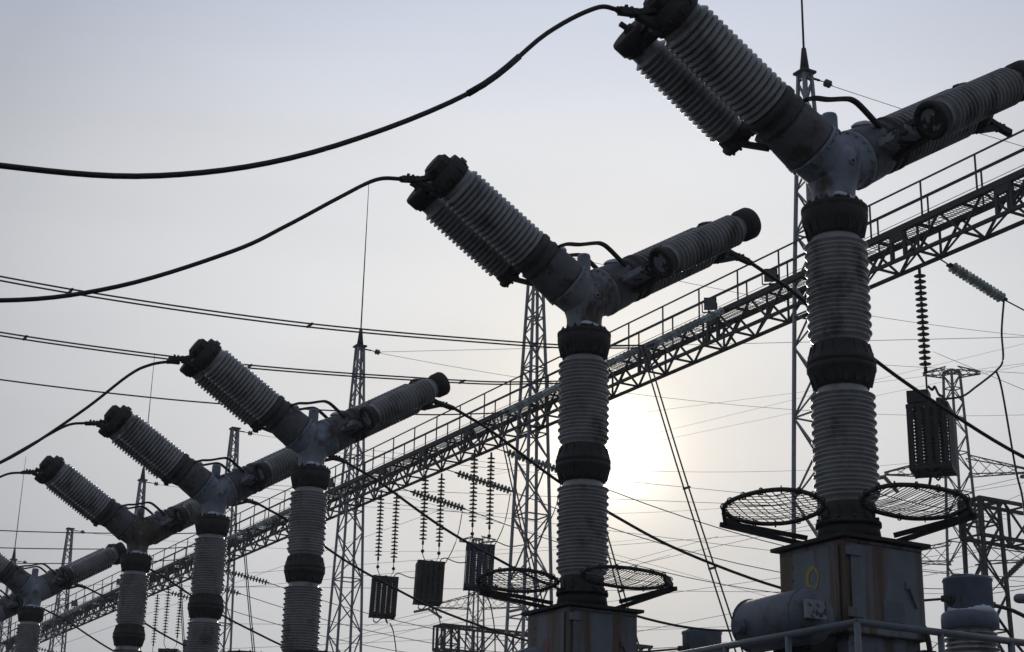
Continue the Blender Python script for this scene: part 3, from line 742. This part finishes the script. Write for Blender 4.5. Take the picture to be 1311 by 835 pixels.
def trap_group():
    specs = [ # y, x strings, disc material, coil material, label coil, labels strings
     (50.35, 'discs', 'trap', 'black square-looking coil hung lowest and leftmost of the middle three', 'left'),
     (46.40, 'discs', 'trap', 'black coil hung in the middle of the three left of the sun', 'middle'),
     (42.45, 'discs_green', 'trap_blue', 'dark blue coil hung nearest the pale mast, above the distant pylon', 'right')]
    ptm = None
    for y, dm, tm, lab, w in specs:
        t = make_trap(tm) if (ptm is None or tm != 'trap') else copy_tree(ptm)
        if ptm is None: ptm = t
        t.location = (19.95, y, 13.5); t['label'] = lab; t.rotation_euler = (0, math.radians(2), math.radians({'left': -22, 'middle': -21, 'right': -27}[w])); t.scale = (.88, .88, 1)
        for ch in t.children:
            if ch.name.startswith('lead_loop'): ch.rotation_euler = (0, 0, -.5)
        for x, sd_ in ((19.6, 'left'), (20.3, 'right')):
            r = empty('insulator_string', (x, y, 17.08), f'{sd_} of the two hanging disc strings that hold the {w} one of the three coils', 'insulator', 'hanging insulator strings')
            insulator_string(r, (x, y, 17.08), (x, y, 14.2), 17, dm)
            k = MB(); k.tube([(0, 0, -2.88), (0, 0, -3.25), ((19.95-x)*.4, 0, -3.52)], .018, 6); k.lathe((0, 0, -3.2), (0, 0, 1), [(0, .03), (.04, .07), (.10, .07), (.14, .02)], 8); k.build('hanger', 'truss', r)
    # the single near one at the right
    t = make_trap('trap'); t.location = (19.95, 19.5, 13.22); t['label'] = 'largest black coil, hung alone right of the nearest column with a box on top'; t.rotation_euler = (0, 0, math.radians(-52)); t.scale = (.86, .86, 1.06)
    b = MB(); b.box((-.55, -.54, .08), (.06, .0, .36)); b.bar((-.25, -.27, -.02), (-.25, -.27, .13), .3, .2)
    b.build('top_box', 'trap', t)
    b = MB(); b.tube(spline([(0, 0, .55), (.12, -.05, .45), (.2, -.12, .5), (.3, -.15, .3), (.42, -.2, .2), (.35, -.2, -.05)], 5), .035, 6); b.lathe((.3, -.2, 0), (0, 0, 1), [(0, .08), (.2, .08)], 10); b.build('terminal', 'truss', t)
    for ch in t.children:
        if ch.name.startswith('lead_loop'): ch.rotation_euler = (0, 0, 2.2)
    r = empty('insulator_string', (19.9, 19.5, 16.95), 'hanging disc string holding the large lone coil at the right', 'insulator', 'hanging insulator strings')
    insulator_string(r, (19.9, 19.5, 16.95), (19.9, 19.5, 14.15), 16, 'discs')
    k = MB(); k.tube([(0, 0, -2.8), (.0, 0, -3.3), (.05, 0, -3.7)], .025, 6); k.build('hanger', 'truss', r)
    # far bay, mostly behind the left columns
    for y, lab in ((80.6, 'far black coil hung just left of the fifth breaker column'), (76.6, 'far black coil half hidden between the fourth and fifth columns'), (72.6, 'far black coil behind the fourth breaker column')):
        t = copy_tree(ptm); t.location = (19.95, y, 13.5); t['label'] = lab; t.rotation_euler = (0, 0, math.radians(-30)); t.scale = (.88, .88, 1)
        for x, sd_ in ((19.6, 'left'), (20.3, 'right')):
            r = empty('insulator_string', (x, y, 17.08), f'{sd_} hanging string of the ' + lab, 'insulator', 'hanging insulator strings')
            insulator_string(r, (x, y, 17.08), (x, y, 14.2), 17, 'discs')
            k = MB(); k.tube([(0, 0, -2.88), (0, 0, -3.25), ((19.95-x)*.4, 0, -3.52)], .018, 6); k.build('hanger', 'truss', r)
trap_group()

# glass tension strings towards the breakers, their conductors and droppers
tens = [(27.0, 26.9, 'clear glass double string upper right, over the walkway beside the lower floodlight', 'twin conductor crossing the sky highest, over the middle breaker to the sun column', 'pair of dropper wires running down right of the sun'),
        (31.1, 31.3, 'clear glass double string touching the sun column on its right side', 'twin conductor passing just above the right arm of the middle breaker', 'pair of dropper wires emerging low right of the sun column'),
        (35.2, 35.4, 'clear glass double string left of the sun column, across the second mast', 'conductor passing behind the tip of the middle breaker towards the second mast', 'pair of dropper wires inside the second lattice mast'),
        (57.4, 57.6, 'green glass double string right of the fourth breaker column', 'upper of three level conductors at the far left', 'pair of dropper wires left of the third breaker column'),
        (61.5, 61.7, 'green glass double string just beside the fourth column, middle of its three', 'middle of three level conductors at the far left', 'thin dropper wires close to the right of the fourth column'),
        (65.6, 65.8, 'green glass double string left of the fourth column', 'lowest of three level conductors at the far left', 'dropper wires beside the left of the fourth column'),
        (87.6, 87.8, 'far glass double string left of the fifth column, upper right one', None, None),
        (91.7, 91.9, 'far glass double string above the sixth column, middle one', None, None),
        (95.8, 96.0, 'far glass double string lowest at the left edge', None, None)]
for y, ya, ls, lc, ld in tens:
    A = V((19.38, ya, 17.85)); E_ = V((16.55, y, 16.28))
    r = empty('double_insulator_string', A, ls, 'insulator', 'glass tension strings over the walkway')
    for o in (-.2, .2):
        insulator_string(r, A+V((-.12, o, 0)), E_+V((.12, o, 0)), 16, 'glass', .12)
    for p in (V((-.1, 0, 0)), E_-A+V((.1, 0, 0))):
        yk = MB(); yk.bar(p+V((0, -.24, 0)), p+V((0, .24, 0)), .06, .05); yk.bar(p, p+V((.18 if p.x > -1 else -.1, 0, .03)), .06); yk.build('yoke_plate', 'truss', r)
    if lc:
        tw = (.14, -.14) if y < 33 else (0,)
        b = MB()
        for o in tw:
            b.tube(spline([E_+V((0, o, 0)), (15.5, y+o, 16.08), (13.77, y+o, 15.78), (11, y+o, 15.45), (8.3, y+o, 15.16), (5.6, y+o, 14.93), (2.2, y+o, 14.75), (-1, y+o, 14.68), (-5, y+o, 14.75), (-9, y+o, 15.0), (-16, y+o, 15.8), (-24, y+o, 17.4)], 5), .022, 6)
        if len(tw) == 2:
            for x, z in ((13.0, 15.68), (6.5, 15.0), (.5, 14.70), (-5.5, 14.77)): b.bar((x, y-.17, z), (x, y+.17, z), .05)
        tag(b.build('conductor', 'wire'), lc, 'wire', 'conductors running left from the walkway')
        b = MB()
        for o in (-.1, .1):
            b.tube(spline([E_+V((0, o, -.03)), (16.3, y-.55+o, 15.7), (16.2, y-2.4+o, 11.8), (16.2, y-4.6+o*1.3, 7.1)], 6), .022, 6)
        for t_, p in ((0, V((16.21, y-2.45, 11.7))), (1, V((16.2, y-3.5, 9.45)))): b.bar(p+V((0, -.14, 0)), p+V((0, .14, 0)), .05)
        tag(b.build('dropper_wire', 'wire'), ld, 'wire', 'paired dropper wires')

# glass strings pulling away behind the walkway
away = [(19.2, 'thick green glass string slanting down right under the walkway at the right edge', 15), (50.0, 'green glass string slanting right from behind the leftmost coil strings', 15), (46.1, 'green glass string slanting right behind the middle coil strings', 15),
        (42.2, 'green glass string slanting right behind the second lattice mast', 15), (71.5, 'green glass string slanting right of the fourth column', 14), (75.6, 'green glass string slanting between fourth and fifth columns', 14), (79.9, 'small green glass string slanting right of the fifth column', 14),
        (108.0, 'far green glass string slanting low at the left', 12)]
for y, lab, n in away:
    A = V((20.25, y, 17.2)); B = V((23.3, y, 16.72)) if y > 30 else V((22.55, y, 16.5))
    r = empty('tension_insulator_string', A, lab, 'insulator', 'green glass strings behind the walkway')
    A2 = A.lerp(B, .16)
    for o in ((-.05, .05) if y < 30 else (0,)): insulator_string(r, A2+V((0, o, 0)), B+V((0, o, 0)), n, 'glass' if y < 30 else 'discs_green', .1)
    k = MB(); k.tube([(0, 0, 0), A2-A], .02, 6); k.build('link_chain', 'truss', r)
    b = MB(); b.tube(sag(B, (62, y+2, 18.5), 2.4, 20), .02, 5)
    tag(b.build('conductor', 'wire'), 'conductor leading away from the ' + lab.split(' slanting')[0] + ' ' + ['at the right edge', 'nearest the leftmost coil', 'nearest the middle coil', 'by the second mast', 'right of the fourth column', 'between fourth and fifth columns', 'right of the fifth column', 'low at the far left'][away.index((y, lab, n))], 'wire')
A = V((30.58, 27.81, 11.23)); B = V((29.67, 25.72, 11.66))
r = empty('tension_insulator_string', A, 'dark insulator string slanting up at the right edge behind the snowy transformer', 'insulator')
insulator_string(r, A, B, 11, 'discs_green', .1)
for ch in r.children:
    if ch.name.startswith('disc'): ch.scale = (.62, .62, ch.scale.z)
b = MB(); b.tube([B, B.lerp(A, -3)], .02, 5); b.tube([A, A.lerp(B, -4)], .018, 5); tag(b.build('conductor', 'wire'), 'conductor holding the dark slanted string at the lower right edge', 'wire')
def cable(pts, r, lab, m='black', sub=6, name='jumper_cable'):
    b = MB(); b.tube(spline(pts, sub), r, 6); tag(b.build(name, m), lab, 'cable')
cable([(22.5, 19.2, 16.48), (22.33, 19.2, 15.6), (22.3, 19.2, 14.85), (22.02, 19.2, 14.49), (21.29, 19.2, 13.95), (20.75, 19.2, 13.6), (20.1, 19.3, 13.45)], .028, 'black jumper looping from the right-edge glass string to the large coil')
cable([(22.02, 19.2, 14.49), (22.18, 19.2, 14.0), (22.44, 19.2, 12.01), (22.63, 19.2, 11.04), (22.8, 19.2, 8.2)], .028, 'black jumper hanging straight down right of the large coil')
for y, lab in ((50.35, 'thin black lead hanging from the leftmost coil to the bottom'), (46.4, 'thin black lead hanging from the middle coil to the bottom'), (42.45, 'thin black lead curving down from the blue coil')):
    cable([(20.2, y-.1, 11.75), (20.35, y-.25, 11.2), (20.45, y-.4, 9.6), (20.5, y-.4, 4)], .025, lab)
for y, lab in ((50.2, 'thin jumper sagging right from the top of the leftmost coil'), (46.2, 'thin jumper sagging right from the top of the middle coil'), (42.3, 'thin jumper rising right from the top of the blue coil')):
    cable([(20.2, y, 13.5), (20.45, y, 13.75), (21.2, y, 13.65), (22.3, y, 14.1), (23.0, y, 15.3), (23.28, y, 16.68)], .02, lab)

# ------------------------------------------------------------------ far pylons and portals
def truss_arm(mb, a, b, w0, h0, n, bar, tip=.15):
    a, b = V(a), V(b); d = (b-a).normalized(); s_ = d.cross(V((0, 0, 1))).normalized(); up = V((0, 0, 1))
    prev = None
    for k in range(n+1):
        t = k/n; c = a.lerp(b, t); w = w0*(1-t)+tip*t; h = h0*(1-t)+tip*t
        q = [c-s_*w/2, c+s_*w/2, c+s_*w/2+up*h, c-s_*w/2+up*h]
        if prev:
            for i in range(4):
                mb.bar(prev[i], q[i], bar); mb.bar(prev[i], q[(i+1) % 4], bar*.6)
        prev = q
def pylon(x, y, H_, lab):
    r = empty('transmission_pylon', (x, y, 0), lab, 'pylon', 'far lattice pylons')
    def wf(z):
        if z < 18: return 3.6+(1.75-3.6)*z/18
        return 1.75+(.75-1.75)*(z-18)/(H_-18)
    m = MB(); lattice(m, 0, H_, 1.15, wf, .13, .06, horiz=2); m.build('body', 'pylon', r)
    for z, l_ in ((H_-.35, 1.5), (28.4, 4.2), (22.6, 5.2)):
        for s_ in (-1, 1):
            am = MB(); d = V((.78, -.63, 0))*s_
            truss_arm(am, d*(wf(z)/2)+V((0, 0, z)), d*(wf(z)/2+l_)+V((0, 0, z+.15)), wf(z)*.9, min(1.3, .25+l_*.25), 5 if l_ > 2 else 3, .07)
            ao = am.build('cross_arm', 'pylon', r)
            if l_ > 2:
                iz = MB(); e0 = d*(wf(z)/2+l_)+V((0, 0, z))
                for q in (V((.75, .35, -.22)), V((-.75, -.3, -.22))):
                    pr = []
                    for k in range(14): pr += [(k*.16, .03), (k*.16+.05, .14), (k*.16+.09, .14), (k*.16+.12, .03)]
                    iz.lathe(e0, q, pr, 8)
                iz.build('arm_insulator', 'discs_green', ao)
    return r
pylon(69.9, 68.4, 35.6, 'grey lattice pylon with cross arms, behind the large coil at the right')
pylon(70.4, 135.6, 35.4, 'hazy lattice pylon rising below the dark blue coil')
def portal(x0, y, ztop, ln, lab, leg_at):
    r = empty('portal_gantry', (x0, y, 0), lab, 'gantry', 'lattice portals beyond the walkway')
    m = MB(); h, w = 1.25, .9; n = int(ln/1.1); st = ln/n
    for yy in (-w/2, w/2):
        for z in (ztop, ztop-h): m.bar((0, yy, z), (ln, yy, z), .11)
        for k in range(n):
            z0, z1 = (ztop, ztop-h) if k % 2 else (ztop-h, ztop)
            m.bar((k*st, yy, z0), ((k+1)*st, yy, z1), .06)
            if k % 2 == 0: m.bar((k*st, yy, ztop), (k*st, yy, ztop-h), .08)
    for k in range(n):
        for z in (ztop, ztop-h): m.bar((k*st, -w/2, z), ((k+1)*st, w/2, z), .06); m.bar((k*st, -w/2, z), (k*st, w/2, z), .06)
    m.build('beam', 'truss', r)
    for q in leg_at:
        l_ = MB(); lattice(l_, 0, ztop-.02, 1.3, lambda z: 1.25-.03*z, .11, .05, cx=q)
        l_.build('leg', 'truss', r)
    return r
portal(31.6, 29.9, 14.45, 16, 'dark lattice portal cut by the right edge, above the snowy transformer', (.55, 15.4))
portal(30.6, 66.3, 14.6, 13, 'low black lattice portal between the coils and the sun-column cabinet', (.6, 12.4))

# ------------------------------------------------------------------ far thin wires (overhead lines and earth wires beyond the yard)
FW = .75
far = [
 ((57.0, 133.9, 52.4), (87.5, 49.9, 36.7), 0.030, 0, 'faint wire level with the walkway right of the sun, top one'),
 ((92.6, 172.1, 58.4), (113.5, 90.3, 50.9), 0.022, 0, 'faint wire rising right from beside the sun, highest of three'),
 ((102.3, 191.1, 58.0), (129.3, 101.9, 60.5), 0.022, 0, 'faint wire rising right from beside the sun, middle of three'),
 ((102.0, 191.4, 57.6), (130.9, 101.9, 58.3), 0.022, 0, 'faint wire rising right from beside the sun, lowest of three'),
 ((46.0, 127.0, 39.4), (103.6, 96.2, 34.7), 0.030, 0, 'thin wire sloping down right just under the sun'),
 ((42.9, 130.0, 36.2), (104.8, 95.5, 35.1), 0.030, 0, 'thin nearly level wire below the sun'),
 ((36.8, 138.8, 38.1), (99.1, 83.9, 26.1), 0.030, 0, 'thin wire sloping down right to the nearest cabinet'),
 ((35.1, 138.0, 27.3), (100.2, 100.7, 28.2), 0.030, 0, 'thin level wire low across the middle'),
 ((63.3, 146.3, 27.3), (89.6, 80.3, 33.6), 0.028, 0, 'thin wire rising right to the left guard hoop'),
 ((60.8, 142.3, 25.5), (98.6, 94.4, 31.1), 0.028, 0, 'thin wire rising right above the air drum'),
 ((62.3, 131.2, 20.9), (91.4, 87.6, 27.9), 0.028, 0, 'thin wire rising right, lowest beside the air drum'),
 ((61.5, 196.4, 26.0), (93.1, 125.7, 36.8), 0.030, 0, 'thin wire rising right beneath the hanging coils'),
 ((68.3, 192.3, 26.7), (89.2, 128.6, 34.9), 0.026, 0, 'second thin wire rising right beneath the hanging coils'),
 ((36.4, 183.5, 33.3), (90.4, 104.2, 33.6), 0.026, 0, 'thin wire under the coils, left of the blue one'),
 ((107.2, 116.5, 55.4), (110.8, 92.8, 48.6), 0.030, 0, 'thin wire leaving the top of the right pylon'),
 ((84.7, 85.0, 44.2), (79.2, 67.6, 34.6), 0.030, 0, 'thin wire falling right from the right pylon top'),
 ((98.6, 118.6, 31.4), (106.4, 87.0, 38.8), 0.030, 0, 'thin wire crossing behind the right portal'),
 ((113.7, 124.0, 42.3), (101.2, 84.8, 36.4), 0.030, 0, 'thin wire beside the right pylon cross arm'),
 ((49.6, 154.1, 27.2), (91.3, 130.2, 27.9), 0.028, 0, 'thin level wire at the bottom under the coils'),
 ((36.1, 162.8, 24.6), (69.6, 137.9, 39.5), 0.026, 0, 'thin wire rising behind the third column'),
 ((28.5, 165.8, 27.8), (69.4, 140.6, 33.1), 0.026, 0, 'thin wire behind the fourth and fifth columns'),
 ((27.3, 168.4, 23.0), (98.9, 125.7, 28.3), 0.026, 0, 'thin wire along the bottom left'),
 ((56.5, 155.2, 45.4), (100.8, 91.3, 20.4), 0.024, 0, 'thin wire falling right across the space under the sun'),
 ((81.0, 88.3, 25.8), (62.8, 51.7, 21.5), 0.030, 0, 'thin wire behind the snowy transformer'),
 ((20.85, 23.55, 24.10), (68, 25.55, 29.5), .014, 1.2, 'earth wire leading right from the first mast top'),
 ((20.85, 38.68, 23.80), (68, 40.68, 29.5), .014, 1.2, 'earth wire leading right from the second mast top'),
 ((20.85, 53.81, 24.10), (68, 55.81, 29.5), .014, 1.2, 'earth wire leading right from the mast with the free standing rod'),
 ((20.85, 68.94, 23.80), (68, 70.94, 29.5), .014, 1.2, 'earth wire leading right from the fourth mast top'),
 ((20.85, 84.07, 24.10), (68, 86.07, 29.5), .014, 1.2, 'earth wire leading right from the fifth mast top'),
 ((20.85, 99.20, 23.80), (68, 101.20, 29.5), .014, 1.2, 'earth wire leading right from the sixth mast top'),
]
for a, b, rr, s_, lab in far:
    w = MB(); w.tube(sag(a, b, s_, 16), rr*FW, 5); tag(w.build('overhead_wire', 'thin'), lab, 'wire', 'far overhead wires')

# ------------------------------------------------------------------ air
hm = bpy.data.materials.new('winter_haze'); hm.use_nodes = True
hn = hm.node_tree.nodes; hn.remove(hn['Principled BSDF'])
pv = hn.new('ShaderNodeVolumePrincipled'); pv.inputs['Color'].default_value = (.9, .92, .95, 1); pv.inputs['Density'].default_value = .0005; pv.inputs['Anisotropy'].default_value = .3
hm.node_tree.links.new(pv.outputs[0], hn['Material Output'].inputs['Volume'])
hb = MB(); hb.box((-60, -40, -1), (130, 200, 42))
tag(hb.build('haze', hm), 'thin winter haze over the yard', 'haze', kind='stuff')
